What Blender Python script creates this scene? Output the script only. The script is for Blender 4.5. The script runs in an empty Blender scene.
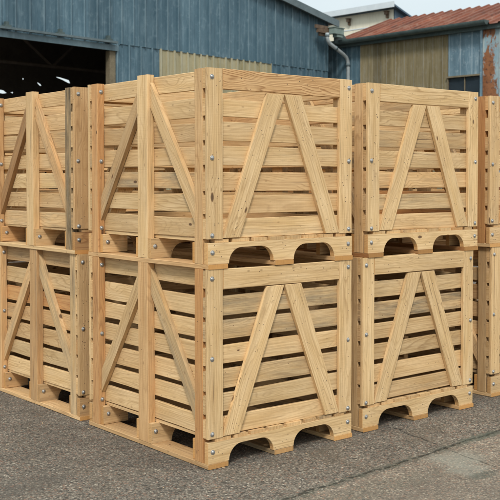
import bpy, bmesh, math, random
from mathutils import Vector, Matrix, noise
from mathutils.geometry import tessellate_polygon
R = math.radians
scene = bpy.context.scene
COL = scene.collection

# ------------------------------------------------------------------ nodes
class NT:
    def __init__(s, name):
        s.m = bpy.data.materials.new(name); s.m.use_nodes = True
        s.t = s.m.node_tree; s.n = s.t.nodes; s.l = s.t.links
        s.b = s.n['Principled BSDF']
    def put(s, sock, v):
        if v is None: return
        if hasattr(v, 'is_output'): s.l.new(v, sock)
        else:
            if isinstance(v, (tuple, list)) and len(v) == 3 and sock.type == 'RGBA': v = (*v, 1)
            sock.default_value = v
    def math(s, op, a, b=None, c=None, clamp=False):
        n = s.n.new('ShaderNodeMath'); n.operation = op; n.use_clamp = clamp
        for i, v in enumerate((a, b, c)):
            if v is not None: s.put(n.inputs[i], v)
        return n.outputs[0]
    def mix(s, f, a, b, mode='MIX'):
        n = s.n.new('ShaderNodeMix'); n.data_type = 'RGBA'; n.blend_type = mode
        s.put(n.inputs[0], f); s.put(n.inputs[6], a); s.put(n.inputs[7], b)
        return n.outputs[2]
    def comb(s, x, y, z=0.0):
        n = s.n.new('ShaderNodeCombineXYZ')
        for i, v in enumerate((x, y, z)): s.put(n.inputs[i], v)
        return n.outputs[0]
    def sep(s, v):
        n = s.n.new('ShaderNodeSeparateXYZ'); s.put(n.inputs[0], v); return n.outputs
    def noise(s, vec, scale, detail=4, rough=.55, dist=0.):
        n = s.n.new('ShaderNodeTexNoise'); s.put(n.inputs['Vector'], vec)
        n.inputs['Scale'].default_value = scale; n.inputs['Detail'].default_value = detail
        n.inputs['Roughness'].default_value = rough; n.inputs['Distortion'].default_value = dist
        return n.outputs['Fac']
    def vor(s, vec, scale, feat='F1', rnd=1.):
        n = s.n.new('ShaderNodeTexVoronoi'); s.put(n.inputs['Vector'], vec); n.feature = feat
        n.inputs['Scale'].default_value = scale; n.inputs['Randomness'].default_value = rnd
        return n.outputs
    def ramp(s, f, pts, interp='LINEAR'):
        n = s.n.new('ShaderNodeValToRGB'); s.put(n.inputs[0], f); e = n.color_ramp.elements
        n.color_ramp.interpolation = interp
        while len(e) < len(pts): e.new(.5)
        for i, (p, c) in enumerate(pts):
            e[i].position = p
            e[i].color = (c, c, c, 1) if isinstance(c, (int, float)) else (*c, 1)
        return n.outputs[0]
    def mr(s, f, a, b, c=0., d=1.):
        n = s.n.new('ShaderNodeMapRange'); s.put(n.inputs[0], f)
        for i, v in enumerate((a, b, c, d)): n.inputs[i+1].default_value = v
        return n.outputs[0]
    def pos(s):
        return s.n.new('ShaderNodeNewGeometry').outputs['Position']
    def vadd(s, a, b):
        n = s.n.new('ShaderNodeVectorMath'); n.operation = 'ADD'; s.put(n.inputs[0], a); s.put(n.inputs[1], b); return n.outputs[0]
    def vmul(s, a, b):
        n = s.n.new('ShaderNodeVectorMath'); n.operation = 'MULTIPLY'; s.put(n.inputs[0], a); s.put(n.inputs[1], b); return n.outputs[0]
    def bump(s, h, strength=.3, dist=.002):
        n = s.n.new('ShaderNodeBump'); n.inputs['Strength'].default_value = strength; n.inputs['Distance'].default_value = dist
        s.put(n.inputs['Height'], h); s.l.new(n.outputs[0], s.b.inputs['Normal'])
    def out(s, col, rough=.7, metal=0., spec=None):
        s.put(s.b.inputs['Base Color'], col); s.put(s.b.inputs['Roughness'], rough); s.put(s.b.inputs['Metallic'], metal)
        if spec is not None: s.b.inputs['Specular IOR Level'].default_value = spec
        return s.m

def mat_wood():
    k = NT('pine_wood')
    uv = k.n.new('ShaderNodeUVMap'); uv.uv_map = 'UVMap'
    x, y, _ = k.sep(uv.outputs[0])
    at = k.n.new('ShaderNodeAttribute'); at.attribute_name = 'tone'
    tr, tg, tb = k.sep(at.outputs['Color']); ta = at.outputs['Alpha']
    # knots
    kv = k.comb(k.math('MULTIPLY', x, 3.6), k.math('MULTIPLY', y, 8.5))
    vo = k.vor(kv, 1.0); kd = vo['Distance']
    cr, cg, cb = k.sep(vo['Color'])
    has = k.math('GREATER_THAN', cr, .36)
    ksz = k.math('ADD', k.mr(cg, 0, 1, .03, .10), k.math('MULTIPLY', k.math('SUBTRACT', k.noise(k.comb(k.math('MULTIPLY', x, 40.), k.math('MULTIPLY', y, 90.)), 1., 3), .5), .05))
    kn = k.math('MULTIPLY', k.math('SUBTRACT', 1., k.math('DIVIDE', kd, ksz), clamp=True), has)
    kinf = k.math('MULTIPLY', k.mr(kd, 0., .42, 1., 0.), has)
    # growth rings running along the board
    warp = k.noise(k.comb(k.math('MULTIPLY', x, .9), k.math('MULTIPLY', y, 5.)), 1., 2, .5)
    fine = k.noise(k.comb(k.math('MULTIPLY', x, 5), k.math('MULTIPLY', y, 60.)), 1., 3, .6)
    ringf = k.math('ADD', k.math('ADD', k.math('MULTIPLY', y, 52.), k.math('MULTIPLY', warp, k.math('ADD', 5., k.math('MULTIPLY', k.math('MAXIMUM', ta, 1.), 12.)))), k.math('ADD', k.math('MULTIPLY', kinf, 2.4), k.math('MULTIPLY', fine, .7)))
    ring = k.math('FRACT', ringf)
    late = k.ramp(ring, [(0, 0.), (.55, .12), (.86, 1.), (1., 0.)])
    streak = k.noise(k.comb(k.math('MULTIPLY', x, 2.), k.math('MULTIPLY', y, 130.)), 1., 4, .65)
    blot = k.noise(k.comb(k.math('MULTIPLY', x, 3.), k.math('MULTIPLY', y, 14.)), 1., 4, .6)
    pale = k.mix(k.mr(blot, .3, .7), (.815, .585, .325), (.675, .445, .205))
    orange = k.mix(k.mr(blot, .3, .7), (.62, .325, .12), (.47, .215, .075))
    col = k.mix(tr, pale, orange)
    dark = k.mix(tr, (.36, .21, .085), (.26, .09, .03))
    vis = k.math('MULTIPLY', late, k.mr(k.noise(k.comb(k.math('MULTIPLY', x, 1.2), k.math('MULTIPLY', y, 3.)), 1., 2), .35, .65, .08, .62))
    vis = k.math('MULTIPLY', vis, k.mr(ta, 1., 2.4, 1., 3.6), clamp=True)
    col = k.mix(vis, col, dark)
    col = k.mix(k.math('MULTIPLY', k.mr(streak, .44, .68), .55), col, dark)
    split = k.noise(k.comb(k.math('MULTIPLY', x, 1.6), k.math('MULTIPLY', y, 75.)), 1., 2, .5)
    spm = k.mr(k.noise(k.comb(k.math('MULTIPLY', x, 1.1), k.math('MULTIPLY', y, 9.)), 1., 2), .52, .6)
    col = k.mix(k.math('MULTIPLY', k.math('MULTIPLY', k.mr(split, .66, .70), spm), .8), col, (.10, .05, .025))
    brd = k.noise(k.comb(k.math('MULTIPLY', x, .6), k.math('MULTIPLY', y, 4.)), 1., 3)
    col = k.mix(k.mr(brd, .52, .75, 0, .34), col, (.50, .33, .16))
    # grey weathering, blue stain
    wn = k.noise(k.comb(k.math('MULTIPLY', x, 2.2), k.math('MULTIPLY', y, 16.)), 1., 6, .7)
    wf = k.math('MULTIPLY', k.mr(k.math('ADD', wn, k.math('MULTIPLY', tb, .45)), .62, .85), k.mr(tb, 0, .5, .10, .80))
    grey = k.mix(k.mr(streak, .35, .65), (.34, .275, .18), (.15, .115, .075))
    mold = k.noise(k.comb(k.math('MULTIPLY', x, 6.), k.math('MULTIPLY', y, 30.)), 1., 6, .75)
    grey = k.mix(k.math('MULTIPLY', k.mr(mold, .45, .56), k.mr(tb, .45, .65)), grey, (.035, .032, .02))
    col = k.mix(wf, col, grey)
    smu = k.noise(k.comb(k.math('MULTIPLY', x, 1.7), k.math('MULTIPLY', y, 7.), 3.), 1., 5, .7)
    col = k.mix(k.mr(smu, .50, .72, 0, .38), col, (.36, .235, .12))
    sb = k.vor(k.comb(k.math('MULTIPLY', x, 17.), k.math('MULTIPLY', y, 34.)), 1.)
    col = k.mix(k.math('MULTIPLY', k.math('MULTIPLY', k.mr(sb['Distance'], .10, .22, 1., 0.), k.math('GREATER_THAN', k.sep(sb['Color'])[1], .86)), .5), col, (.22, .12, .05))
    # saw marks across the board
    saw = k.noise(k.comb(k.math('MULTIPLY', x, 210.), k.math('MULTIPLY', y, 5.)), 1., 2, .5)
    # resin / dirt smudges and edge soiling
    dn = k.noise(k.comb(k.math('MULTIPLY', x, 7.), k.math('MULTIPLY', y, 22.)), 1., 5, .7)
    col = k.mix(k.mr(dn, .60, .76, 0, .5), col, (.25, .15, .07))
    col = k.mix(k.math('MULTIPLY', k.mr(kn, 0., .25), .88), col, k.mix(k.mr(kn, .15, .5), (.21, .10, .04), (.07, .035, .018)))
    # pin holes
    pv = k.vor(k.comb(k.math('MULTIPLY', x, 30.), k.math('MULTIPLY', y, 30.)), 1.)
    pr = k.sep(pv['Color'])[0]
    pin = k.math('MULTIPLY', k.math('LESS_THAN', pv['Distance'], .085), k.math('GREATER_THAN', pr, .82))
    col = k.mix(k.math('MULTIPLY', pin, .8), col, (.12, .06, .03))
    # end grain
    er = k.ramp(k.math('FRACT', k.math('ADD', k.math('MULTIPLY', y, 160.), k.math('MULTIPLY', blot, 6.))), [(0, 0.), (.7, .3), (1., 1.)])
    endc = k.mix(er, (.60, .31, .10), (.42, .19, .055))
    col = k.mix(k.math('MULTIPLY', k.math('SUBTRACT', 1., ta, clamp=True), k.mr(tb, 0, 1, 1., .3)), col, endc)
    gm = k.comb(tg, tg, tg)
    col = k.mix(1., col, gm, 'MULTIPLY')
    k.bump(k.math('ADD', k.math('ADD', k.math('MULTIPLY', streak, .9), k.math('MULTIPLY', saw, .35)), k.math('SUBTRACT', k.math('MULTIPLY', blot, .3), k.math('MULTIPLY', pin, 1.5))), .7, .0022)
    return k.out(col, k.mr(streak, .3, .7, .62, .85), spec=.3)

def mat_zinc():
    k = NT('galvanised_steel')
    n = k.noise(k.pos(), 220, 3)
    return k.out(k.mix(n, (.30, .29, .27), (.52, .51, .49)), k.mr(n, .3, .7, .38, .62), .8)

def mat_nail():
    k = NT('nail_steel'); return k.out((.10, .07, .05), .6, .3)

# two points of the joint line on the ground (metres): y = -.475 at x=1.3, -.585 at x=0
def mat_ground():
    k = NT('worn_asphalt')
    p = k.pos(); x, y, _ = k.sep(p)
    big = k.noise(p, .9, 5, .6); mid = k.noise(p, 5., 5, .65)
    # stones of two sizes in a dark binder
    v1 = k.vor(p, 92.); v2 = k.vor(p, 160.)
    c1 = k.sep(v1['Color']); c2 = k.sep(v2['Color'])
    st1 = k.mix(k.mr(c1[0], 0, 1), (.085, .074, .060), (.46, .40, .325))
    st1 = k.mix(k.math('GREATER_THAN', c1[1], .87), st1, (.58, .53, .44))
    st1 = k.mix(k.math('GREATER_THAN', c1[2], .78), st1, (.29, .175, .125))
    st1 = k.mix(k.math('LESS_THAN', c1[1], .22), st1, (.035, .033, .03))
    st2 = k.mix(k.mr(c2[0], 0, 1), (.07, .062, .052), (.42, .37, .31))
    sel = k.mr(k.noise(p, 40., 3), .47, .56)
    col = k.mix(sel, st1, st2)
    binder = k.math('MULTIPLY', k.mr(v1['Distance'], .32, .60), .65)
    col = k.mix(binder, col, (.055, .05, .042))
    # large tone changes: dirt, dust
    col = k.mix(1., col, k.ramp(big, [(.3, .50), (.5, .78), (.7, 1.05)]), 'MULTIPLY')
    col = k.mix(1., col, k.ramp(mid, [(.28, .72), (.5, 1.), (.72, 1.2)]), 'MULTIPLY')
    st = k.noise(p, 2.1, 6, .7)
    col = k.mix(k.mr(st, .52, .66, 0, .42), col, (.10, .078, .052))
    oil = k.noise(k.vadd(p, (7.3, 2.1, 0.)), 1.3, 5, .6)
    col = k.mix(k.mr(oil, .58, .70, 0, .5), col, (.045, .042, .036))
    col = k.mix(1., k.mix(.16, col, (.17, .155, .135)), (.98, .93, .87), 'MULTIPLY')
    # old slab nearer the camera on the right: joint line, dust, moss
    wob = k.math('MULTIPLY', k.math('SUBTRACT', k.noise(k.comb(x, y), 3.5, 6, .68), .5), .13)
    d = k.math('ADD', k.math('SUBTRACT', y, k.math('ADD', k.math('MULTIPLY', x, .078), -.583)), wob)
    xm = k.mr(x, -.55, .05)                                   # the joint fades out towards the left
    near = k.math('MULTIPLY', k.mr(d, -.015, -.06), xm)
    pink = k.mix(mid, (.46, .36, .28), (.36, .31, .26))
    slab = k.mix(.13, k.mix(1., col, (1.18, 1.13, 1.06), 'MULTIPLY'), pink)
    col = k.mix(k.math('MULTIPLY', near, .9), col, slab)
    ad = k.math('ABSOLUTE', d)
    band = k.math('MULTIPLY', k.mr(k.math('ABSOLUTE', k.math('ADD', d, .004)), .012, .05, 1., 0.), xm)
    bn = k.mr(k.noise(p, 14., 4, .7), .35, .6)
    col = k.mix(k.math('MULTIPLY', k.math('MULTIPLY', band, bn), .62), col, (.085, .088, .062))
    crack = k.math('MULTIPLY', k.math('MULTIPLY', k.mr(ad, .003, .011, 1., 0.), xm), k.mr(k.noise(p, 26., 4), .42, .52))
    col = k.mix(k.math('MULTIPLY', crack, .8), col, (.028, .028, .02))
    # cross crack
    wob2 = k.math('MULTIPLY', k.math('SUBTRACT', k.noise(k.comb(x, y, 4.), 5., 5, .7), .5), .10)
    e = k.math('ABSOLUTE', k.math('ADD', k.math('SUBTRACT', x, k.math('ADD', k.math('MULTIPLY', y, .22), 1.38)), wob2))
    e2 = k.math('MULTIPLY', k.mr(e, .002, .008, 1., 0.), k.math('MULTIPLY', k.mr(y, -1.0, -.8), k.mr(y, .15, .0)))
    e2 = k.math('MULTIPLY', e2, k.mr(k.noise(p, 16., 3), .42, .52))
    col = k.mix(e2, col, (.03, .028, .022))
    # cement smear and a damp patch
    def blob(cx, cy, rx, ry, amp, seed):
        ax = k.math('DIVIDE', k.math('SUBTRACT', x, cx), rx); ay = k.math('DIVIDE', k.math('SUBTRACT', y, cy), ry)
        r2 = k.math('ADD', k.math('MULTIPLY', ax, ax), k.math('MULTIPLY', ay, ay))
        return k.mr(k.math('ADD', r2, k.math('MULTIPLY', k.math('SUBTRACT', k.noise(k.comb(x, y, seed), 9., 5, .7), .5), 3.4)), .3, 1.3, amp, 0.)
    col = k.mix(blob(1.16, -.66, .17, .14, .50, 1.), col, (.27, .265, .215))
    col = k.mix(blob(1.03, -.83, .13, .10, .45, 7.), col, (.27, .265, .215))
    col = k.mix(blob(1.02, -.93, .10, .05, .60, 2.), col, (.06, .07, .055))
    col = k.mix(blob(1.62, -.47, .22, .05, .60, 3.), col, (.085, .095, .07))
    col = k.mix(blob(.35, -.75, .7, .10, .22, 5.), col, (.06, .065, .045))
    h = k.math('SUBTRACT', k.math('SUBTRACT', k.math('MULTIPLY', k.math('SUBTRACT', 1., v1['Distance']), .6), k.math('MULTIPLY', crack, 4.)), k.math('MULTIPLY', e2, 2.))
    h = k.math('ADD', h, k.math('MULTIPLY', mid, .7))
    k.bump(h, .75, .006)
    return k.out(col, k.mr(mid, .3, .7, .7, .95), spec=.3)

def mat_paint(name, a, b, streak=.5, rust=0., rustc=(.22, .075, .025), pale=(.34, .42, .46), palef=.3, vec=None, rough=.55, su=2.2, sz=.35, base_dirt=0., paneltone=.14, pw=.61, ribf=.5):
    """painted sheet metal: UV u = metres along the wall, v = height"""
    k = NT(name)
    uv = k.n.new('ShaderNodeUVMap'); uv.uv_map = 'UVMap'
    x, y, _ = k.sep(uv.outputs[0])
    s1 = k.noise(k.comb(k.math('MULTIPLY', x, su*2), k.math('MULTIPLY', y, sz)), 1., 5, .65)
    s2 = k.noise(k.comb(k.math('MULTIPLY', x, 9.), k.math('MULTIPLY', y, 1.6)), 1., 5, .7)
    bl = k.noise(k.comb(x, y), 1.1, 4)
    fn = k.noise(k.comb(x, y), 7., 6, .72)
    pn = k.n.new('ShaderNodeTexWhiteNoise'); pn.noise_dimensions = '1D'
    k.put(pn.inputs['W'], k.math('FLOOR', k.math('DIVIDE', x, pw)))
    col = k.mix(k.mr(k.math('ADD', k.math('MULTIPLY', s1, streak), k.math('MULTIPLY', bl, 1-streak)), .35, .65), a, b)
    col = k.mix(k.math('MULTIPLY', k.mr(s2, .52, .8), palef), col, pale)
    col = k.mix(k.math('MULTIPLY', k.mr(fn, .55, .75), palef*.8), col, pale)
    col = k.mix(k.math('MULTIPLY', k.mr(s2, .48, .25), .45), col, tuple(c*.55 for c in a))
    at = k.n.new('ShaderNodeAttribute'); at.attribute_name = 'tone'; rb = k.sep(at.outputs['Color'])[0]
    col = k.mix(k.math('MULTIPLY', k.math('MULTIPLY', rb, k.mr(s2, .3, .6, .35, 1.)), ribf), col, pale)
    pt = k.mr(pn.outputs[0], 0, 1, 1-paneltone, 1+paneltone)
    col = k.mix(1., col, k.comb(pt, pt, pt), 'MULTIPLY')
    if rust:
        rn = k.noise(k.comb(k.math('MULTIPLY', x, 1.6), k.math('MULTIPLY', y, .75)), 1.7, 6, .68)
        rf = k.mr(rn, .62-rust*.25, .66-rust*.25)
        rc = k.mix(k.mr(fn, .3, .7), rustc, tuple(min(1, c*2.1) for c in rustc))
        rc = k.mix(k.mr(k.noise(k.comb(x, y), 14., 4), .5, .7), rc, (.07, .03, .02))
        col = k.mix(rf, col, rc)
    k.bump(k.math('ADD', fn, k.math('MULTIPLY', bl, 1.5)), .4, .012)
    return k.out(col, rough, 0., .35)

def mat_flat(name, a, b, sc=3., rough=.7, metal=0.):
    k = NT(name); p = k.pos()
    n = k.noise(p, sc, 6, .68); n2 = k.noise(p, sc*9, 4, .7)
    col = k.mix(k.mr(k.math('ADD', k.math('MULTIPLY', n, .6), k.math('MULTIPLY', n2, .4)), .35, .65), a, b)
    k.bump(n2, .3, .003)
    return k.out(col, rough, metal, .3)

WOOD = mat_wood(); ZINC = mat_zinc(); NAIL = mat_nail(); GROUND = mat_ground()
BLUE = mat_paint('blue_grey_sheet_paint', (.052, .104, .138), (.095, .162, .200), pale=(.24, .325, .36), palef=.6, ribf=.36)
DOORMETAL = mat_paint('pale_blue_sheet_paint', (.12, .18, .21), (.16, .23, .26), palef=.4)
BEIGE = mat_paint('algae_stained_fibre_sheet', (.27, .235, .13), (.42, .37, .24), streak=.8, pale=(.42, .40, .30), palef=.45, rough=.85, paneltone=.1)
OLIVE = mat_paint('olive_brown_timber_cladding', (.135, .105, .048), (.24, .198, .115), streak=.85, pale=(.30, .29, .25), palef=.55, rough=.85, su=6, paneltone=.22, pw=.265)
MOTTLE = mat_paint('mottled_blue_sheet', (.085, .15, .195), (.14, .215, .26), pale=(.42, .49, .52), palef=.75, rough=.6)
RUSTBLUE = mat_paint('rusted_pale_blue_sheet', (.20, .30, .35), (.30, .38, .40), pale=(.45, .48, .44), palef=.6, rust=.68, rustc=(.17, .07, .03))
REDROOF = mat_paint('rust_red_roof_paint', (.115, .033, .018), (.205, .066, .034), pale=(.36, .26, .19), palef=.55, streak=.6, rough=.8, su=3., sz=1.2, rust=.18, rustc=(.07, .025, .015), pw=.272, paneltone=.2)
CREAM = mat_paint('cream_render', (.72, .67, .53), (.80, .75, .60), pale=(.80, .77, .66), palef=.2, rough=.85, paneltone=.03)
TRIM = mat_flat('blue_grey_trim', (.08, .11, .12), (.15, .19, .20), 4.)
PALETRIM = mat_flat('pale_grey_trim', (.52, .57, .60), (.64, .68, .70), 3.)
GUTTER = mat_flat('dark_green_grey_gutter', (.045, .065, .065), (.10, .135, .13), 3., .45)
RUST = mat_flat('brown_rust', (.06, .035, .022), (.19, .13, .085), 12.)
HOPPER = mat_flat('grey_green_box', (.13, .18, .165), (.25, .31, .28), 8.)
PIPE = mat_flat('weathered_grey_pipe', (.24, .28, .29), (.42, .45, .45), 10.)
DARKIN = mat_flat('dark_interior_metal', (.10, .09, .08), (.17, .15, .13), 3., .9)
BEAM = mat_flat('dull_steel_beam', (.20, .17, .15), (.32, .28, .24), 6., .8)
ROOFSHEET = mat_flat('grey_roof_sheet', (.13, .15, .16), (.22, .24, .25), 2.)
TIMBER = mat_flat('old_timber_frame', (.12, .095, .06), (.24, .20, .13), 5.)
STEELBLUE = mat_flat('slate_blue_sheet', (.075, .115, .16), (.11, .16, .21), 2.)
def mat_glass():
    k = NT('dusty_dark_glass'); n = k.noise(k.pos(), 4., 5)
    return k.out(k.mix(n, (.012, .018, .024), (.03, .045, .06)), k.mr(n, .3, .7, .12, .35), 0., .5)
GLASS = mat_glass()

# ------------------------------------------------------------------ mesh builder
class MB:
    def __init__(s): s.v = []; s.f = []; s.uv = []; s.tone = []; s.mi = []
    def face(s, idx, uvs, tone, mi=0): s.f.append(idx); s.uv.append(uvs); s.tone.append(tone); s.mi.append(mi)
    def quad(s, pts, uvs, tone=(0, 1, 0, 1), mi=0):
        b = len(s.v); s.v += [tuple(p) for p in pts]; s.face(list(range(b, b+len(pts))), uvs, tone, mi)
    def build(s, name, mats, parent=None, smooth=False):
        me = bpy.data.meshes.new(name); me.from_pydata(s.v, [], s.f)
        me.uv_layers.new(name='UVMap'); me.color_attributes.new('tone', 'FLOAT_COLOR', 'CORNER')
        u = []; c = []
        for q, t in zip(s.uv, s.tone):
            for w in q: u += [w[0], w[1]]; c += list(t)
        me.uv_layers['UVMap'].data.foreach_set('uv', u); me.color_attributes['tone'].data.foreach_set('color', c)
        me.polygons.foreach_set('material_index', s.mi)
        if smooth: me.polygons.foreach_set('use_smooth', [True]*len(s.f))
        for m in (mats if isinstance(mats, (list, tuple)) else [mats]): me.materials.append(m)
        me.update()
        o = bpy.data.objects.new(name, me); COL.objects.link(o)
        if parent: o.parent = parent
        return o
    # a sawn board with chamfered, slightly wandering edges
    def board(s, c0, a, L, w, W, t, T, tone, rng, ch=.0022, n=12, warp=.0018, twist=.0, endtone=0.):
        c0, a, w, t = Vector(c0), Vector(a).normalized(), Vector(w).normalized(), Vector(t).normalized()
        h, g = W/2, T/2; ch = min(ch, g*.4)
        prof = [(-h+ch, -g), (h-ch, -g), (h, -g+ch), (h, g-ch), (h-ch, g), (-h+ch, g), (-h, g-ch), (-h, -g+ch)]
        per = [0.]
        for i in range(8):
            p, q = prof[i], prof[(i+1) % 8]; per.append(per[-1]+math.hypot(p[0]-q[0], p[1]-q[1]))
        uo, vo = rng.uniform(0, 90), rng.uniform(0, 90)
        ph1, ph2, ph3 = (rng.uniform(0, 6.28) for _ in range(3)); b = len(s.v)
        tw = rng.uniform(-1, 1)*twist
        for i in range(n):
            f = i/(n-1); x = f*L
            e = math.sin(math.pi*f)
            dt = warp*math.sin(f*3.1+ph1)*e; dw = warp*.6*math.sin(f*4.3+ph2)*e
            sw = 1+.014*math.sin(f*7+ph3)+rng.uniform(-.007, .007)
            if rng.random() < .06: dt -= 0; sw -= rng.uniform(.01, .03)
            o = c0+a*x+w*dw+t*dt
            an = tw*(f-.5)
            for (p, q) in prof:
                pp = p*sw*math.cos(an)-q*math.sin(an); qq = p*math.sin(an)+q*math.cos(an)
                s.v.append(tuple(o+w*pp+t*qq))
        for i in range(n-1):
            x0, x1 = uo+L*i/(n-1), uo+L*(i+1)/(n-1)
            for j in range(8):
                j2 = (j+1) % 8
                s.face([b+i*8+j, b+i*8+j2, b+(i+1)*8+j2, b+(i+1)*8+j],
                       [(x0, vo+per[j]), (x0, vo+per[j+1]), (x1, vo+per[j+1]), (x1, vo+per[j])], tone)
        et = (tone[0], tone[1], tone[2], endtone)
        eu = [(uo+q, vo+p) for p, q in prof]
        s.face([b+j for j in reversed(range(8))], list(reversed(eu)), et)
        s.face([b+(n-1)*8+j for j in range(8)], eu, et)
    # flat plank with any outline: pts are (along, across) pairs
    def prism(s, c0, a, w, t, T, pts, tone, rng, gdir=None, ends=()):
        c0, a, w, t = Vector(c0), Vector(a).normalized(), Vector(w).normalized(), Vector(t).normalized()
        if sum(pts[i][0]*pts[(i+1) % len(pts)][1]-pts[(i+1) % len(pts)][0]*pts[i][1] for i in range(len(pts))) < 0: pts = list(reversed(pts))
        gd = gdir or (1, 0); gl = math.hypot(*gd); gx, gy = gd[0]/gl, gd[1]/gl
        uo, vo = rng.uniform(0, 90), rng.uniform(0, 90)
        U = lambda p, q=0.: (uo+p[0]*gx+p[1]*gy, vo-p[0]*gy+p[1]*gx+q)
        b = len(s.v); n = len(pts)
        c = .0018; cen = (sum(p[0] for p in pts)/n, sum(p[1] for p in pts)/n)
        for side, inset in ((0, c), (0, 0), (1, 0), (1, c)):
            for p in pts:
                if inset:
                    dx, dy = cen[0]-p[0], cen[1]-p[1]; l = math.hypot(dx, dy); p = (p[0]+dx/l*inset, p[1]+dy/l*inset)
                    off = 0 if side == 0 else T
                else: off = c if side == 0 else T-c
                s.v.append(tuple(c0+a*p[0]+w*p[1]+t*off))
        flip = a.cross(w).dot(t) < 0
        def ad(idx, uv, tn):
            if flip: idx, uv = idx[::-1], uv[::-1]
            s.face(idx, uv, tn)
        tris = None
        convex = all(((pts[(i+1) % n][0]-pts[i][0])*(pts[(i+2) % n][1]-pts[(i+1) % n][1])-(pts[(i+1) % n][1]-pts[i][1])*(pts[(i+2) % n][0]-pts[(i+1) % n][0])) > -1e-9 for i in range(n))
        if convex: tris = [list(range(n))]
        else: tris = [list(q) for q in tessellate_polygon([[Vector((p[0], p[1], 0)) for p in pts]])]
        for tri in tris:
            ar = sum(pts[tri[i]][0]*pts[tri[(i+1) % len(tri)]][1]-pts[tri[(i+1) % len(tri)]][0]*pts[tri[i]][1] for i in range(len(tri)))
            if ar < 0: tri = tri[::-1]
            ad([b+3*n+i for i in tri], [U(pts[i]) for i in tri], tone)
            tr = tri[::-1]
            ad([b+i for i in tr], [U(pts[i], .3) for i in tr], tone)
        for r in range(3):
            for i in range(n):
                j = (i+1) % n
                dx, dy = pts[j][0]-pts[i][0], pts[j][1]-pts[i][1]; l = math.hypot(dx, dy) or 1
                endf = abs((dx*gx+dy*gy)/l) < .35
                tn = (tone[0], tone[1], tone[2], .35) if endf else tone
                q0, q1 = r*.01, (r+1)*.01
                ad([b+r*n+i, b+r*n+j, b+(r+1)*n+j, b+(r+1)*n+i], [U(pts[i], q0), U(pts[j], q0), U(pts[j], q1), U(pts[i], q1)], tn)
    def disc(s, c, nrm, r, hgt=.0007, mi=1, seg=6):
        c, nrm = Vector(c), Vector(nrm).normalized()
        a = nrm.orthogonal().normalized(); bb = nrm.cross(a); b = len(s.v)
        for k_ in range(seg):
            an = 6.2832*k_/seg; p = c+a*math.cos(an)*r+bb*math.sin(an)*r
            s.v.append(tuple(p-nrm*.002)); s.v.append(tuple(p+nrm*hgt))
        z = [(0, 0)]
        s.face([b+2*k_+1 for k_ in range(seg)], z*seg, (0, 1, 0, 1), mi)
        for k_ in range(seg):
            j = (k_+1) % seg
            s.face([b+2*k_, b+2*j, b+2*j+1, b+2*k_+1], z*4, (0, 1, 0, 1), mi)
    def box(s, lo, hi, M=None, mi=0, uvs=1.):
        x0, y0, z0 = lo; x1, y1, z1 = hi
        P = [(x0, y0, z0), (x1, y0, z0), (x1, y1, z0), (x0, y1, z0), (x0, y0, z1), (x1, y0, z1), (x1, y1, z1), (x0, y1, z1)]
        F = [(0, 3, 2, 1), (4, 5, 6, 7), (0, 1, 5, 4), (1, 2, 6, 5), (2, 3, 7, 6), (3, 0, 4, 7)]
        for fi, f in enumerate(F):
            uv = []
            for i in f:
                p = P[i]; uv.append((p[0], p[1]) if fi < 2 else ((p[0], p[2]) if fi in (2, 4) else (p[1], p[2])))
            pts = [M @ Vector(P[i]) if M else Vector(P[i]) for i in f]
            s.quad(pts, uv, mi=mi)
    def tube(s, pts, r, seg=12, rr=None, cap=True, mi=0):
        pts = [Vector(p) for p in pts]; b = len(s.v); up = Vector((0.13, .27, 1)).normalized()
        for i, p in enumerate(pts):
            d = (pts[min(i+1, len(pts)-1)]-pts[max(i-1, 0)]).normalized()
            a = d.cross(up)
            a = a.normalized() if a.length > .05 else d.orthogonal().normalized()
            c = d.cross(a); q = rr[i] if rr else r
            for k_ in range(seg):
                an = 6.2832*k_/seg; s.v.append(tuple(p+a*math.cos(an)*q+c*math.sin(an)*q))
        for i in range(len(pts)-1):
            for k_ in range(seg):
                j = (k_+1) % seg
                s.face([b+i*seg+k_, b+i*seg+j, b+(i+1)*seg+j, b+(i+1)*seg+k_], [(k_/seg, i), (j/seg, i), (j/seg, i+1), (k_/seg, i+1)], (0, 1, 0, 1), mi)
        if cap:
            s.face([b+k_ for k_ in reversed(range(seg))], [(0, 0)]*seg, (0, 1, 0, 1), mi)
            s.face([b+(len(pts)-1)*seg+k_ for k_ in range(seg)], [(0, 0)]*seg, (0, 1, 0, 1), mi)

def tag(o, label=None, cat=None, group=None, kind=None):
    if label: o['label'] = label
    if cat: o['category'] = cat
    if group: o['group'] = group
    if kind: o['kind'] = kind
    return o
def empty(name, loc=(0, 0, 0), rz=0):
    o = bpy.data.objects.new(name, None); COL.objects.link(o); o.location = loc; o.rotation_euler = (0, 0, rz)
    o.empty_display_size = .1; return o

# ------------------------------------------------------------------ the crate
CW, CD, CH = 1.03, 1.20, 1.0247      # along x (notched face), along y (braced long face), height
Z0 = .153                            # top of the pallet deck

def bolt_mesh(washer):
    m = MB(); n = 14
    prof = ([(.0175, -.001), (.0175, .0022), (.0125, .0026)] if washer else []) + [(.0125, .0024), (.0118, .0058), (.0090, .0090), (.0050, .0108), (.0012, .0113)]
    for k_, (r, h) in enumerate(prof):
        for i in range(n):
            a = 6.2832*i/n; m.v.append((math.cos(a)*r*.73, -h*.7, math.sin(a)*r*.73))
    for k_ in range(len(prof)-1):
        for i in range(n):
            j = (i+1) % n; m.face([k_*n+i, k_*n+j, (k_+1)*n+j, (k_+1)*n+i], [(0, 0)]*4, (0, 1, 0, 1))
    m.face([(len(prof)-1)*n+i for i in range(n)], [(0, 0)]*n, (0, 1, 0, 1))
    o = m.build('bolt', ZINC, None, True); me = o.data; bpy.data.objects.remove(o); return me
BOLT = bolt_mesh(True); BOLT2 = bolt_mesh(False)

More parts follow.
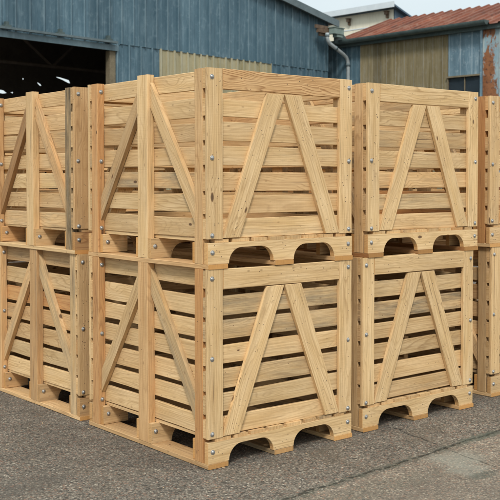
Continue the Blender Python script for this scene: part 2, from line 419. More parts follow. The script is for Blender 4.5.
def notched_outline(rng):
    """side of a skid along x: full height .022-.135, two fork notches"""
    j = lambda a: rng.uniform(-a, a)
    top, bot, nt = .135, .0255, .108
    pts = [(0.0, bot), (0.0, top), (CW, top), (CW, bot)]
    def notch(a, b):                 # from right b to left a
        r = .085; out = []
        for i in range(8):           # right side curve, going up
            t = i/7*math.pi/2; out.append((b-r+r*math.cos(t)*1.0+.0, bot+(nt-bot)*math.sin(t)))
        for i in range(8):
            t = math.pi/2-i/7*math.pi/2; out.append((a+r-r*math.cos(t), bot+(nt-bot)*math.sin(t)))
        return out
    pts += notch(.585, .89) + notch(.135, .44)
    return pts

def clip_poly(poly, axis, val, keep_less):
    out = []; n = len(poly)
    for i in range(n):
        p, q = poly[i], poly[(i+1) % n]
        ip = (p[axis] <= val) == keep_less or p[axis] == val; iq = (q[axis] <= val) == keep_less or q[axis] == val
        if ip: out.append(p)
        if ip != iq:
            f = (val-p[axis])/(q[axis]-p[axis]); out.append(tuple(p[k_]+f*(q[k_]-p[k_]) for k_ in range(2)))
    return out

def make_crate(name, loc, rz, label, seed, tones=None):
    rng = random.Random(seed); tones = tones or {}
    root = empty(name, loc, rz)
    def tone(kind, o=(.0, .30), g=(.76, 1.10), w=(0, .30), al=1.):
        if kind in tones:
            t = tones[kind]; return (t[0], t[1]*rng.uniform(.91, 1.05), t[2], t[3] if len(t) > 3 else al)
        t = rng.uniform(*o)
        if rng.random() < .10: t = rng.uniform(.4, .7)
        ww = rng.uniform(*w)
        if rng.random() < .10: ww = rng.uniform(.3, .6)
        return (t, rng.uniform(*g), ww, al)
    X, Y, Z = Vector((1, 0, 0)), Vector((0, 1, 0)), Vector((0, 0, 1))
    def bolt(parent, x, y, z, sgn=-1, big=True):
        b = bpy.data.objects.new('bolt', BOLT if big else BOLT2); COL.objects.link(b); b.parent = parent
        b.location = (x, y, z); b.rotation_euler = (rng.uniform(-.08, .08), rng.uniform(0, 6), rng.uniform(-.1, .1)) if sgn < 0 else (0, 0, math.pi)
    # base: three bottom boards, three notched skids, deck
    for (x0, x1) in ((0.0, .128), (.445, .580), (.888, CW)):
        m = MB(); m.board(((x0+x1)/2, rng.uniform(-.006, -.001), .0125), Y, CD+rng.uniform(.0, .008), X, x1-x0, Z, .0245, tone('bottom_board', (.1, .45)), rng, warp=.001)
        m.build('bottom_board', [WOOD, NAIL], root)
    for yc in (.001, .523, CD-.032):
        m = MB(); m.prism((0, yc, 0), X, Z, Y, .030, notched_outline(rng), tone('skid' if yc < .1 else 'skid_inner', (0, .2)), rng)
        for uu in ((.06, .52, .97) if yc < .1 else ()):
            for q in range(3): m.disc((uu+rng.uniform(-.035, .035), yc, rng.uniform(.05, .125)), -Y, .0024)
        sk = m.build('skid', [WOOD, NAIL], root)
        ys = yc-.0005
        if yc < 1: bolt(sk, .030, ys, .088+rng.uniform(-.004, .004)); bolt(sk, CW-.032, ys, .092)
        if yc > 1: bolt(sk, .03, CD-.0015, .09, 1); bolt(sk, CW-.03, CD-.0015, .09, 1)
    # spacer blocks beside the posts
    for x0, sx in ((.012, 1), (CW-.012, -1)):
        for (ya, yb, L) in ((.119, .148, .13), (.657, .69, .13), (CD-.148, CD-.119, .17)):
            m = MB(); m.board((x0, (ya+yb)/2, .0805), X*sx, L, Z, .107, Y, yb-ya, tone('block', (0, .3)), rng, n=3)
            bk = m.build('block', WOOD, root)
            if ya > 1: bolt(bk, x0+sx*.034, ya-.0005, .088)
    m = MB(); x = .052
    while x < CW-.09:
        w_ = rng.choice((.088, .10, .10, .115)); w_ = min(w_, CW-.055-x)
        m.board((x+w_/2, .006+rng.uniform(-.004, .003), .1442), Y, CD-.012, X, w_, Z, .0170, tone('deck', (.0, .3))[:3]+(1.,), rng, n=4, warp=.001, ch=.0008, endtone=.75)
        x += w_+rng.uniform(.016, .026)
    m.build('deck', WOOD, root)
    # slat walls
    pitch = (CH-Z0-.001)/7
    def slats(c0f, along, L, thick, kind):
        m = MB()
        for i in range(7):
            zc = Z0+.0015+pitch*i+.050+rng.uniform(-.005, .005)
            if i == 6: zc = CH-.0505-rng.uniform(0, .004)
            h = rng.uniform(.088, .1025)
            tt = tone(kind+str(i) if kind+str(i) in tones else kind)
            sl = rng.uniform(-.006, .006)/L
            m.board(c0f(zc), along+Z*sl, L-.001, Z, h, thick, .021+rng.uniform(-.001, .0005), tt, rng, warp=.003, twist=.03, endtone=.75)
        return m
    rs = slats(lambda z: Vector((.0005, .033, z)), X, CW, Y, 'rslat').build('slat_wall', WOOD, root)
    bs = slats(lambda z: Vector((.0005, CD-.033, z)), X, CW, Y, 'bslat').build('slat_wall', WOOD, root)
    ls = slats(lambda z: Vector((.0575, .0455, z)), Y, CD-.091, X, 'lslat').build('slat_wall', WOOD, root)
    qs = slats(lambda z: Vector((CW-.0575, .0455, z)), Y, CD-.091, X, 'qslat').build('slat_wall', WOOD, root)
    # notched faces (y=0 and y=CD): corner boards, top rail, two braces
    zb = (.173, .567, .977)
    for face in (0, 1):
        yc = .011 if face == 0 else CD-.011; nrm = -Y if face == 0 else Y; sg = -1 if face == 0 else 1
        yo = 0. if face == 0 else CD
        for xc, xb in ((.0490, .028), (CW-.0515, CW-.030)):
            m = MB(); tt = tone('corner_board', (0, .15))
            m.board((xc, yc, Z0+.0015), Z, CH-Z0-.003, X, .098, Y, .0215, tt, rng, warp=.0012)
            if face == 0:
                for i in range(7):
                    for q in range(rng.choice((2, 3, 4))):
                        m.disc((xc+rng.uniform(-.03, .04), yo+.0004, Z0+pitch*i+rng.uniform(.015, .09)), nrm, .0021)
            cb = m.build('corner_board', [WOOD, NAIL], root)
            for z in zb: bolt(cb, xb+rng.uniform(-.002, .002), yo-.0003*(1 if face == 0 else -1), z+rng.uniform(-.006, .006), sg)
        m = MB(); m.board((.1005, yc, CH-.0535-rng.uniform(0, .003)), X, CW-.2035, Z, .104, Y, .0210, tone('top_rail', (0, .2)), rng, warp=.001)
        if face == 0:
            for q in range(5): m.disc((rng.uniform(.15, .9), yo+.0006, CH-rng.uniform(.02, .08)), nrm, .0024)
        m.build('top_rail', [WOOD, NAIL], root)
        zt = CH-.1115; zl = Z0+.004
        for (b0, b1, t0, t1) in ((.1025, .207, .397, .5155), (.930, .825, .640, .5185)):
            b0, b1 = b0+0, b1+0
            pts = [(b0, zl), (b1, zl), (t1, zt), (t0, zt)]
            pts = clip_poly(pts, 0, CW-.104, True); pts = clip_poly(pts, 0, .101, False)
            m = MB(); tt = tone('brace', (0, .18))
            m.prism((0, yo+.0015 if face == 0 else CD-.0215, 0), X, Z, Y, .020, pts, tt, rng, gdir=((t0-b0), (zt-zl)))
            if face == 0:
                for i in range(7):
                    z = Z0+pitch*i+.05; f = (z-zl)/(zt-zl)
                    if f > 1: break
                    cx = (b0+b1)/2*(1-f)+(t0+t1)/2*f
                    for q in range(rng.choice((2, 3, 4)) if 0 < i < 6 else 6):
                        px_, pz_ = cx+rng.uniform(-.032, .032), z+rng.uniform(-.032, .032)
                        m.disc((px_, yo+.0019, pz_), nrm, .0022)
            m.build('brace', [WOOD, NAIL], root)
    # long faces (x=0 and x=CW): three posts, two braces
    for face in (0, 1):
        xs = 1 if face == 0 else -1; xo = 0. if face == 0 else CW
        for kind, ya, yb, dz in (('near_post', .0450, .1150, .0), ('mid_post', .5540, .6540, .010), ('far_post', CD-.1150, CD-.0450, .0)):
            m = MB(); dd = .0462
            tt = tone(kind if face == 0 else 'opp', (.1, .6))
            m.board((xo+xs*dd/2, (ya+yb)/2, .0262), Z, CH-.028+dz, Y, yb-ya, X, dd, tt, rng, ch=.003, warp=.002)
            po = m.build('post', WOOD, root)
            if kind == 'far_post':
                for z in zb: bolt(po, xo+xs*.024, ya-.0008, z-.002)
                
        cy = .604
        for sgn in (-1, 1):
            pa = (cy+sgn*.01, .985); pb = (cy+sgn*.535, .20)
            dx, dz = pb[0]-pa[0], pb[1]-pa[1]; l = math.hypot(dx, dz); nx, nz = -dz/l, dx/l; hw = .037
            pts = [(pa[0]+nx*hw, pa[1]+nz*hw), (pb[0]+nx*hw, pb[1]+nz*hw), (pb[0]-nx*hw, pb[1]-nz*hw), (pa[0]-nx*hw, pa[1]-nz*hw)]
            if sgn < 0: pts = clip_poly(pts, 0, .5525, True); pts = clip_poly(pts, 0, .1165, False)
            else: pts = clip_poly(pts, 0, .6555, False); pts = clip_poly(pts, 0, CD-.1165, True)
            pts = clip_poly(pts, 1, CH-.012, True)
            m = MB(); x0 = .018 if face == 0 else CW-.018-.0275
            m.prism((x0, 0, 0), Y, Z, X, .0275, pts, tone('lbrace_far' if sgn > 0 else 'lbrace_near', (0, .5), w=(0, .5)), rng, gdir=(dx, dz))
            m.build('brace', WOOD, root)
    return root

H = CH+.0005
G = 'stacked slatted pine pallet crates'
crates = [
 ('lower crate of the nearest stack, pale pine with a reddish corner post, on the asphalt', (0, 0, .002), 0, 11,
  dict(near_post=(.95, .98, .03), mid_post=(.5, 1., .1), far_post=(.8, 1., .05), skid=(.0, 1.05, .02), corner_board=(.05, 1.03, .05), rslat2=(.1, .93, .3), rslat5=(.05, .90, .46), rslat4=(.1, .90, .42), rslat3=(.1, .98, .15), top_rail=(.08, 1.02, .05), lbrace_near=(.1, .9, .40), lslat1=(.1, .98, .05), lslat2=(.2, 1., .08), lslat3=(.12, .98, .1), lslat4=(.1, 1., .05), lslat5=(.05, 1., .1), lslat6=(.1, .96, .05), brace=(.03, 1.04, .05), lslat0=(.12, 1., .05))),
 ('upper crate of the nearest stack, with strongly swirled orange grain on its top rail', (0.0, 0, H), 0, 12,
  dict(near_post=(.42, 1.06, .03), mid_post=(.08, 1.04, .03), far_post=(.8, 1.0, .05), skid=(.03, 1.04, .02), corner_board=(.08, 1.03, .05), rslat2=(.3, 1.02, .05), rslat5=(.05, 1.03, .05), rslat3=(.1, .95, .2), rslat6=(.1, 1., .1), lslat6=(.08, 1.04, .03), lslat5=(.1, 1., .05), lslat3=(.2, .95, .1), top_rail=(.45, 1.05, .0, 2.4), brace=(.05, 1.04, .05), lbrace_far=(.35, .86, .35), lbrace_near=(.12, .98, .1), rslat4=(.12, .93, .25), bottom_board=(.45, 1., .05))),
 ('lower crate of the left stack, with a greenish grey corner post, leftmost on the ground', (.0, 1.318, .002), R(.3), 21,
  dict(near_post=(.12, .9, .42), mid_post=(.6, .85, .3), corner_board=(.25, .9, .15), lslat4=(.9, 1., .03), skid=(.5, .85, .2), lbrace_near=(.15, .9, .4))),
 ('upper crate of the left stack, with a blackened weathered corner post, against the dark doorway', (-.012, 1.345, H), R(-.2), 22,
  dict(near_post=(.15, .72, .62), mid_post=(.14, 1.0, .05), corner_board=(.42, .9, .15), skid=(.75, .85, .1), lbrace_far=(.8, .7, .3))),
 ('lower crate of the second stack from the right, pale, standing on the asphalt', (1.150, .030, .002), R(.4), 31,
  dict(corner_board=(.03, .98, .1), skid=(.02, 1., .05), brace=(.03, 1.02, .05), top_rail=(.03, 1.04, .03), near_post=(.2, .85, .2), rslat6=(.05, 1, .1))),
 ('upper crate of the second stack from the right, pale with reddish bottom boards', (1.190, .030, H), R(.4), 32,
  dict(corner_board=(.02, 1.02, .05), skid=(.02, 1.02, .05), bottom_board=(1., .72, .2), top_rail=(.02, 1.06, .02), brace=(.02, 1.02, .05), rslat1=(.05, .93, .40), bslat1=(1., .85, .1), bslat0=(1., .85, .1), qslat0=(1., .8, .1), qslat1=(.9, .9, .1), near_post=(.3, .9, .1))),
 ('lower crate of the rightmost stack, cut by the right edge of the photo', (2.500, .135, .002), R(.3), 41,
  dict(near_post=(.3, .8, .3), corner_board=(.1, 1., .05))),
 ('upper crate of the rightmost stack, with an orange red corner post', (2.475, .135, H), R(-.3), 42,
  dict(near_post=(1., .95, .05), corner_board=(.15, 1., .05))),
 ('lower crate in the second row, directly behind the left stack', (.01, 2.66, .002), R(.3), 71, {}),
 ('upper crate in the second row, directly behind the left stack', (0., 2.67, H), R(-.2), 72, {}),
 ('lower crate in the back row behind the second stack from the right', (1.16, 1.345, .002), R(-.3), 51, {}),
 ('upper crate in the back row behind the second stack from the right', (1.175, 1.35, H), R(.3), 52, dict(lslat2=(.9, .95, .1), bottom_board=(.8, .8, .1))),
 ('lower crate in the back row behind the rightmost stack', (2.36, 1.42, .002), R(.2), 61, {}),
 ('upper crate in the back row behind the rightmost stack', (2.35, 1.43, H), R(-.2), 62, dict(near_post=(.8, .9, .1))),
]
for i, (lab, loc, rz, seed, tn) in enumerate(crates):
    c = make_crate('slatted_crate', loc, rz, lab, seed, tn)
    tag(c, lab, 'crate', G)

# ------------------------------------------------------------------ ground
def grid_plane():
    m = MB(); s_ = 220
    m.quad([(-s_, -s_, 0), (s_, -s_, 0), (s_, s_, 0), (-s_, s_, 0)], [(0, 0), (1, 0), (1, 1), (0, 1)])
    return m.build('ground', GROUND)
tag(grid_plane(), 'speckled worn asphalt yard with a mossy joint', 'ground', kind='structure')

# loose grit lying on the yard
def grit():
    rng = random.Random(5); m = MB()
    for i in range(2600):
        d = rng.uniform(1.2, 6.); an = rng.uniform(R(20), R(80))
        x, y = -2.96+math.cos(an)*d*1.35, -3.98+math.sin(an)*d*1.35
        if x > -.02 and y > -.02: continue
        r = rng.choice((.0018, .0022, .003, .004, .006)) * rng.uniform(.7, 1.2); b = len(m.v)
        P = [(1, 0, .3), (.3, 1, .2), (-.9, .5, .35), (-.6, -.8, .2), (.4, -.9, .3), (0, 0, .95)]
        a = rng.uniform(0, 6.28); ca, sa = math.cos(a), math.sin(a)
        for (p, q, z) in P: m.v.append((x+(p*ca-q*sa)*r*rng.uniform(.8, 1.2), y+(p*sa+q*ca)*r*rng.uniform(.8, 1.2), z*r))
        g = rng.uniform(.5, 1.6)
        for k_ in range(5): m.face([b+k_, b+(k_+1) % 5, b+5], [(0, 0)]*3, (g, g, g, 1))
    for i in range(34):
        if rng.random() < .5: x, y = rng.uniform(-.9, -.02), rng.uniform(-.6, 2.2)
        else: x, y = rng.uniform(-.4, 2.4), rng.uniform(-.8, -.02)
        L, w_ = rng.uniform(.004, .014), rng.uniform(.0012, .004); a = rng.uniform(0, 3.14); ca, sa = math.cos(a), math.sin(a); b = len(m.v); z = rng.uniform(.003, .006)
        for p, q, r in ((-L, -w_, z), (L, -w_*.4, z+rng.uniform(0, .003)), (L*.8, w_, z+.001), (-L*.9, w_*.6, z+.001)): m.v.append((x+p*ca-q*sa, y+p*sa+q*ca, r))
        g = rng.uniform(.5, 1.1); m.face([b, b+1, b+2, b+3], [(0, 0)]*4, (3.2*g, 2.5*g, 1.7*g, 1))
    k = NT('grit'); at = k.n.new('ShaderNodeAttribute'); at.attribute_name = 'tone'
    k.out(k.mix(1., (.20, .18, .15), at.outputs['Color'], 'MULTIPLY'), .85)
    return m.build('grit', k.m)
tag(grit(), 'loose grit and small wood chips scattered over the asphalt before the crates', 'grit', kind='stuff')

# ------------------------------------------------------------------ buildings
B0 = Vector((13.711, 13.564, 0)); WD = Vector((math.cos(R(8.3)), math.sin(R(8.3)), 0)); WN = Vector((-WD.y, WD.x, 0))
def frame(o, a, n):      # matrix: local x along wall, local y into the building, z up
    M = Matrix.Identity(4)
    for i in range(3): M[i][0] = a[i]; M[i][1] = n[i]; M[i][2] = (0, 0, 1)[i]; M[i][3] = o[i]
    return M
MS = frame(B0, WD, WN)
def at_frame(name, M):
    o = empty(name); o.matrix_world = M; return o

def sheet(m, s0, s1, zlo, zhi, pitch=.30, rib=.032, rw=.035, y=0., rng=None, flat_mid=True):
    """profiled sheet in local coords; zlo/zhi are functions of s"""
    prof = []; s_ = s0
    i = 0
    while s_ < s1-1e-6:
        e = min(s_+pitch, s1)
        prof += [(s_, 0.), (min(s_+.006, e), -rib), (min(s_+rw, e), -rib), (min(s_+rw+.006, e), 0.)]
        if flat_mid and pitch > .2: 
            mdl = s_+pitch*.55
            if mdl+.02 < e: prof += [(mdl, 0.), (mdl+.008, -.006), (mdl+.02, -.006), (mdl+.028, 0.)]
        s_ = e; i += 1
    prof.append((s1, 0.))
    for a, b in zip(prof, prof[1:]):
        if b[0]-a[0] < 1e-5: continue
        nz = 3
        for k_ in range(nz):
            f0, f1 = k_/nz, (k_+1)/nz
            za0 = zlo(a[0])*(1-f0)+zhi(a[0])*f0; za1 = zlo(a[0])*(1-f1)+zhi(a[0])*f1
            zb0 = zlo(b[0])*(1-f0)+zhi(b[0])*f0; zb1 = zlo(b[0])*(1-f1)+zhi(b[0])*f1
            m.quad([(a[0], y+a[1], za0), (b[0], y+b[1], zb0), (b[0], y+b[1], zb1), (a[0], y+a[1], za1)],
                   [(a[0], za0), (b[0], zb0), (b[0], zb1), (a[0], za1)], (1. if (a[1] < -rib*.5 and b[1] < -rib*.5) else 0., 1, 0, 1))

# --- blue gabled shed ---
shed = at_frame('metal_shed', MS)
tag(shed, 'blue grey sheet metal shed with a wide dark doorway and pale lower panel', 'shed')
EV = 5.33; RS = .177; RIDGE = -8.
def gz(s_): return EV+(-s_*RS if s_ > RIDGE else (-RIDGE*RS-(RIDGE-s_)*RS))
m = MB(); sheet(m, -16., .05, lambda s_: 4.02 if s_ < -6.65 else 4.14, gz, .305, y=-.03); m.build('upper_cladding', BLUE, shed)
m = MB(); sheet(m, -6.65, -5.50, lambda s_: 0., lambda s_: 4.15, .305, y=-.018)
m.build('lower_cladding', BLUE, shed)
m = MB(); sheet(m, -2.06, .05, lambda s_: 0., lambda s_: 4.15, .305, y=-.018); m.build('lower_cladding', BLUE, shed)
m = MB(); sheet(m, -5.50, -2.06, lambda s_: 0., lambda s_: 4.155, .19, .03, .05, y=-.012, flat_mid=False)
m.build('pale_panel', BEIGE, shed)
m = MB(); sheet(m, -16., -12.6, lambda s_: 0., lambda s_: 4.03, .305, y=-.018); m.build('lower_cladding', BLUE, shed)
# door surround, lintel flashing and sliding rail
m = MB(); m.box((-12.7, -.075, 3.99), (-6.62, -.034, 4.10)); m.build('lintel', DOORMETAL, shed)
m = MB(); m.box((-12.9, -.16, 4.125), (-6.70, -.085, 4.165)); rail = m.build('door_rail', TRIM, shed)
for s_ in (-12.6, -11.5, -10.35, -9.18, -8.03, -6.90):
    m = MB(); m.box((s_-.07, -.15, 4.166), (s_+.07, -.058, 4.20)); m.box((s_-.03, -.13, 4.20), (s_+.035, -.06, 4.26)); m.build('bracket', GUTTER, rail)
m = MB(); m.box((-6.80, -.02, 0), (-6.655, .10, 3.99)); m.build('door_jamb', TIMBER, shed)
m = MB(); m.box((-12.6, -.02, 0), (-12.47, .10, 3.99)); m.build('door_jamb', TIMBER, shed)
# shell
m = MB(); DP = 6.0
for (a, b) in ((-16.2, RIDGE), (RIDGE, .22)):
    za, zb_ = gz(a), gz(b)
    for k_ in (0, .06):
        m.quad([(a, -.17, za+k_), (b, -.17, zb_+k_), (b, DP+.2, zb_+k_), (a, DP+.2, za+k_)], [(a, 0), (b, 0), (b, DP), (a, DP)])
m.build('roof', ROOFSHEET, shed)
m = MB()
for (a, b) in ((-16.25, RIDGE), (RIDGE, .26)):
    za, zb_ = gz(a), gz(b)
    P = [(a, -.215, za-.06), (b, -.215, zb_-.06), (b, -.215, zb_+.10), (a, -.215, za+.10)]
    Q = [(p[0], -.172, p[2]) for p in P]
    m.quad(P, [(0, 0)]*4); m.quad(list(reversed(Q)), [(0, 0)]*4)
    for i in range(4): m.quad([P[i], Q[i], Q[(i+1) % 4], P[(i+1) % 4]], [(0, 0)]*4)
m.build('bargeboard', TRIM, shed)
holes = [[(-5.45, 3.72), (-5.22, 3.70), (-5.12, 3.64), (-5.25, 3.615), (-5.5, 3.64)], [(-5.03, 3.66), (-4.93, 3.68), (-4.95, 3.63)],
         [(-4.68, 4.05), (-4.62, 4.04), (-4.63, 4.0), (-4.67, 4.0)], [(-4.24, 3.99), (-4.11, 3.93), (-4.08, 3.88), (-4.16, 3.89), (-4.22, 3.94)],
         [(-3.66, 4.16), (-3.50, 4.15), (-3.22, 4.10), (-3.17, 4.02), (-3.26, 4.02), (-3.45, 4.09), (-3.62, 4.135)], [(-5.9, 3.9), (-5.7, 3.95), (-5.72, 3.8)]]
outer = [(-16., 0), (0, 0), (0, gz(0)-.02), (RIDGE, gz(RIDGE)-.02), (-16., gz(-16)-.02)]
allp = [p for l in [outer]+[list(reversed(h_)) for h_ in holes] for p in l]
m = MB()
for y_ in (DP, DP+.04):
    b = len(m.v); m.v += [(p[0], y_, p[1]) for p in allp]
    for tri in tessellate_polygon([[Vector((p[0], p[1], 0)) for p in l] for l in [outer]+[list(reversed(h_)) for h_ in holes]]):
        m.face([b+i for i in tri], [(0, 0)]*3, (0, 1, 0, 1))
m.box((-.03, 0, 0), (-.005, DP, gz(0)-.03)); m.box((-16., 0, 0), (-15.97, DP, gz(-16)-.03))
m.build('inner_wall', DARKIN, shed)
m = MB()
m.tube([(-8.5, DP-.6, 4.33), (-.1, DP-.6, 4.33)], .05, 6)
m.tube([(-6.4, DP-.6, 5.87), (-4.2, DP-.6, 4.33)], .035, 6); m.tube([(-4.2, DP-.6, 4.33), (-2.6, DP-.6, 5.7)], .035, 6)
m.tube([(-8.4, DP-.6, 4.33), (-6.4, DP-.6, 5.87)], .035, 6)
m.tube([(-12, 2.5, 4.62), (-.1, 2.5, 4.62)], .04, 6)
m.build('roof_truss', BEAM, shed)

# rainwater goods at the corner
m = MB()
n_ = 9
gs = [(.06, y_, 5.12) for y_ in (-.24, 1.5, 5.9)]
m.tube(gs, .085, 12); m.box((-.66, -.30, 5.00), (-.27, -.224, 5.09)); m.box((-.72, -.27, 5.10), (-.20, -.222, 5.18)); m.box((-.58, -.26, 4.93), (-.30, -.222, 4.995))
g1 = m.build('gutter', RUST, shed)
m = MB(); m.box((-.25, -.46, 5.00), (.12, -.29, 5.14)); m.box((-.27, -.475, 5.142), (.14, -.275, 5.16)); m.box((-.12, -.44, 4.93), (.10, -.30, 4.998)); m.build('rain_box', HOPPER, shed)
m = MB(); T1 = [(.0, 4.99), (.11, 5.15), (.22, 5.15), (.60, 4.83), (.0, 4.80)]
m.quad([(p[0], -.285, p[1]) for p in T1][::-1], [(0, 0)]*5); m.quad([(p[0], -.24, p[1]) for p in T1], [(0, 0)]*5)
for i in range(5):
    p, q = T1[i], T1[(i+1) % 5]; m.quad([(p[0], -.285, p[1]), (q[0], -.285, q[1]), (q[0], -.24, q[1]), (p[0], -.24, p[1])], [(0, 0)]*4)
m.build('flashing', GUTTER, shed)
path = [(-.41, -.36, 5.0), (-.41, -.36, 4.90), (-.39, -.36, 4.83), (-.32, -.36, 4.76), (.22, -.36, 4.55), (.34, -.36, 4.49), (.41, -.36, 4.41), (.425, -.36, 4.33), (.425, -.36, 0.0)]
m = MB(); m.tube(path, .045, 12); dp = m.build('downpipe', PIPE, shed, True)
for a_, b_ in (((-.41, -.36, 4.96), (-.41, -.36, 4.91)), ((.425, -.36, 4.34), (.425, -.36, 4.27)), ((-.10, -.36, 4.675), (-.05, -.36, 4.655))):
    m = MB(); m.tube([a_, b_], .055, 12); m.build('pipe_collar', TRIM, dp, True)

# --- lean-to shed with the red roof ---
V2 = Vector((math.cos(R(95)), math.sin(R(95)), 0)); M2v = Vector((V2.y, -V2.x, 0))   # M2v points away from the yard
C0 = Vector((14.19, 13.585, 0))
ML = frame(C0, -V2, M2v)      # local x = towards the camera side (right in the photo), y into the building
barn = at_frame('red_roofed_outbuilding', ML)
tag(barn, 'low outbuilding with rust red ribbed roof and mixed blue, olive and rusty wall panels', 'shed')
ET = 4.80
def panel(s0, s1, mat, name, pitch, z0=0., z1=ET, y=0., rib=.02, rw=.03, fm=False):
    m = MB(); sheet(m, s0, s1, lambda s_: z0, lambda s_: z1, pitch, rib, rw, y, flat_mid=fm); return m.build(name, mat, barn)
panel(-1.2, .67, BLUE, 'blue_panel', .16)
panel(.675, 3.215, OLIVE, 'olive_panel', .265, rib=.014, rw=.028, y=-.005)
panel(3.22, 4.125, MOTTLE, 'mottled_panel', .30, z0=3.79, rib=.004)
panel(3.22, 4.125, MOTTLE, 'mottled_panel', .30, z1=2.6, rib=.004)
panel(4.13, 9.5, RUSTBLUE, 'rusty_panel', .42, y=-.03, z1=ET+.02, rib=.028, rw=.06)
m = MB(); m.box((3.20, -.07, 3.765), (4.13, -.004, 3.80)); m.box((3.20, -.07, 2.58), (4.13, -.004, 2.62)); m.box((3.22, -.045, 2.62), (3.245, -.004, 3.764)); m.box((4.085, -.045, 2.62), (4.11, -.004, 3.764)); m.box((3.66, -.03, 2.62), (3.675, -.004, 3.764))
w = m.build('window', TIMBER, barn)
m = MB(); m.box((3.245, .0, 2.62), (4.085, .012, 3.755)); m.build('pane', GLASS, w)
m = MB(); m.box((4.10, -.09, 0), (4.155, -.062, ET)); m.build('corner_trim', MOTTLE, barn)
# other walls
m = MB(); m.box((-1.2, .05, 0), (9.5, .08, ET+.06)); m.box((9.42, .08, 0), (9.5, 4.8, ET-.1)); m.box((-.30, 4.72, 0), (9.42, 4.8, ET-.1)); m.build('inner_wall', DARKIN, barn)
# roof: ribs run up the slope
TH = math.tan(R(19.5)); RUN = 2.40
m = MB(); s_ = -.30; pitch = .272
prof = []
while s_ < 9.7:
    prof += [(s_, 0), (s_+.02, .035), (s_+.06, .035), (s_+.08, 0)]; s_ += pitch
for a, b in zip(prof, prof[1:]):
    for (y0, y1) in ((-.20, .6), (.6, 1.5), (1.5, RUN), (RUN, 4.9)):
        f = lambda y_: ET+.10+(y_*TH if y_ <= RUN else (2*RUN-y_)*TH)
        m.quad([(a[0], y0, f(y0)+a[1]), (b[0], y0, f(y0)+b[1]), (b[0], y1, f(y1)+b[1]), (a[0], y1, f(y1)+a[1])], [(a[0], y0), (b[0], y0), (b[0], y1), (a[0], y1)])
m.build('roof', REDROOF, barn)
m = MB(); m.box((-.30, -.13, ET-.06), (9.6, -.035, ET+.055)); m.build('eaves_board', GUTTER, barn)
# half round gutter with thickness
m = MB(); seg = 10; x0_, x1_ = -.10, 4.36
for rr_, flip in ((.098, 0), (.090, 1)):
    ring = [(math.cos(math.pi+math.pi*i/seg)*rr_-.245, math.sin(math.pi+math.pi*i/seg)*rr_+ET+.085) for i in range(seg+1)]
    for i in range(seg):
        (ya, za), (yb, zb2) = ring[i], ring[i+1]
        q = [(x0_, ya, za), (x1_, ya, za+.03), (x1_, yb, zb2+.03), (x0_, yb, zb2)]
        m.quad(q if flip else q[::-1], [(0, 0)]*4)
for xx, dz_ in ((x0_, 0), (x1_, .03)):
    ring = [(xx, math.cos(math.pi+math.pi*i/seg)*.098-.245, math.sin(math.pi+math.pi*i/seg)*.098+ET+.085+dz_) for i in range(seg+1)]
    m.quad(ring, [(0, 0)]*len(ring))
m.build('gutter', GUTTER, barn)

# --- cream building behind ---
MCm = frame(Vector((14.142, 13.585, 0))+M2v*5., V2, M2v)     # local x = away along the wall, y into the building
cb_ = at_frame('cream_warehouse', MCm)
tag(cb_, 'cream walled building with slate blue end wall rising behind the red roof', 'building')
X0 = 2.13; TZ = 6.62
m = MB(); m.box((X0, 0, 0), (14., .15, TZ)); m.build('wall', CREAM, cb_)
m = MB(); m.box((X0, -.012, 6.12), (14., -.002, 6.15)); m.box((X0, -.02, 5.70), (14., -.002, 5.73)); m.build('wall_moulding', PALETRIM, cb_)
m = MB()   # end wall: mono pitch falling away
e0 = [(X0-.005, 0, 0), (X0-.005, 3.6, 0), (X0-.005, 3.6, TZ-1.13), (X0-.005, 0, TZ)]
m.quad(e0, [(0, 0), (3.6, 0), (3.6, 5.5), (0, 6.6)]); m.quad([(X0-.03, p[1], p[2]) for p in reversed(e0)], [(0, 0)]*4); m.build('end_wall', STEELBLUE, cb_)
m = MB()
a0 = [(X0-.18, -.22, TZ+.03), (14., -.22, TZ+.03), (14., 4., TZ+.03-4.22*.315), (X0-.18, 4., TZ+.03-4.22*.315)]
m.quad(a0, [(0, 0)]*4); m.quad([(p[0], p[1], p[2]+.05) for p in reversed(a0)], [(0, 0)]*4)
m.quad([a0[0], a0[3], (a0[3][0], a0[3][1], a0[3][2]+.05), (a0[0][0], a0[0][1], a0[0][2]+.05)], [(0, 0)]*4); m.build('roof', STEELBLUE, cb_)
m = MB(); m.box((X0-.2, -.26, TZ-.03), (14., -.225, TZ+.14)); m.build('fascia', PALETRIM, cb_)
for s_, nm in ((3.82, 'wall_lamp'), (2.34, 'wall_lamp')):
    z_ = 6.45 if s_ > 3 else 6.50
    m = MB(); m.box((s_-.05, -.13, z_-.07), (s_+.05, -.03, z_+.02)); m.box((s_-.03, -.08, z_-.17), (s_+.03, -.005, z_-.071)); m.box((s_-.07, -.15, z_+.021), (s_+.07, -.02, z_+.04))
    m.build(nm, RUST, cb_)

# ------------------------------------------------------------------ camera
F, PITCH, YAW, SY = 980.06, .0306, .8878044, -40.07
fw = Vector((math.cos(YAW)*math.cos(PITCH), math.sin(YAW)*math.cos(PITCH), -math.sin(PITCH)))
rt = Vector((math.sin(YAW), -math.cos(YAW), 0)); up = rt.cross(fw)
cam = bpy.data.cameras.new('camera'); co = bpy.data.objects.new('camera', cam); COL.objects.link(co)
Mx = Matrix.Identity(4)
for i in range(3): Mx[i][0] = rt[i]; Mx[i][1] = up[i]; Mx[i][2] = -fw[i]; Mx[i][3] = (-2.9593, -3.9762, 1.4807)[i]
co.matrix_world = Mx
cam.sensor_width = 36; cam.lens = F/500*36; cam.shift_y = SY/500; cam.clip_end = 1000; cam.clip_start = .05
cam.dof.use_dof = True; cam.dof.focus_distance = 5.4; cam.dof.aperture_fstop = 9.
scene.camera = co

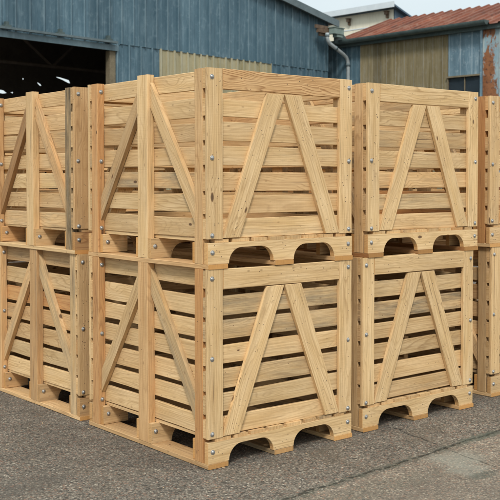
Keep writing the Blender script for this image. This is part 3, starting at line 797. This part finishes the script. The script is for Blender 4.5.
# ------------------------------------------------------------------ light
wd = bpy.data.worlds.new('World'); scene.world = wd; wd.use_nodes = True
t = wd.node_tree; n = t.nodes; l = t.links; bg = n['Background']
sky = n.new('ShaderNodeTexSky'); sky.sky_type = 'NISHITA'; sky.sun_disc = False
SEL, SAZ = R(46), R(226)          # direction the light comes from (maths azimuth, x=0)
sky.sun_elevation = SEL; sky.sun_rotation = R(90)-SAZ
sky.air_density = 1.; sky.dust_density = 3.; sky.ozone_density = 1.
tc = n.new('ShaderNodeTexCoord'); mp = n.new('ShaderNodeMapping'); mp.inputs['Scale'].default_value = (1, 1, 3.2)
l.new(tc.outputs['Generated'], mp.inputs[0])
nz = n.new('ShaderNodeTexNoise'); nz.inputs['Scale'].default_value = 2.3; nz.inputs['Detail'].default_value = 6; nz.inputs['Roughness'].default_value = .55
l.new(mp.outputs[0], nz.inputs[0])
rp = n.new('ShaderNodeMapRange'); rp.inputs[1].default_value = .35; rp.inputs[2].default_value = .65; rp.inputs[3].default_value = .80; rp.inputs[4].default_value = .97
l.new(nz.outputs['Fac'], rp.inputs[0])
mx = n.new('ShaderNodeMix'); mx.data_type = 'RGBA'; l.new(rp.outputs[0], mx.inputs[0]); l.new(sky.outputs[0], mx.inputs[6]); mx.inputs[7].default_value = (6.7, 7.5, 7.7, 1)
sp = n.new('ShaderNodeSeparateXYZ'); l.new(tc.outputs['Generated'], sp.inputs[0])
ov = n.new('ShaderNodeMapRange'); ov.inputs[1].default_value = .15; ov.inputs[2].default_value = 1.; ov.inputs[3].default_value = 1.; ov.inputs[4].default_value = 1.75   # an overcast sky is brighter overhead
l.new(sp.outputs[2], ov.inputs[0])
ml = n.new('ShaderNodeVectorMath'); ml.operation = 'SCALE'; l.new(mx.outputs[2], ml.inputs[0]); l.new(ov.outputs[0], ml.inputs['Scale'])
l.new(ml.outputs[0], bg.inputs[0]); bg.inputs[1].default_value = .10
sd = bpy.data.lights.new('sun', 'SUN'); sd.energy = 1.9; sd.angle = R(10); sd.color = (1, .965, .91)
so = bpy.data.objects.new('sun', sd); COL.objects.link(so)
dirn = Vector((math.cos(SAZ)*math.cos(SEL), math.sin(SAZ)*math.cos(SEL), math.sin(SEL)))
so.rotation_euler = dirn.to_track_quat('Z', 'Y').to_euler()
vs = scene.view_settings; vs.view_transform = 'Standard'; vs.look = 'None'; vs.gamma = 1; vs.exposure = 0.3; vs.use_curve_mapping = False
scene.render.engine = 'CYCLES'; scene.cycles.max_bounces = 6; scene.cycles.diffuse_bounces = 3; scene.cycles.glossy_bounces = 2
scene.render.resolution_x = 1024; scene.render.resolution_y = 1024
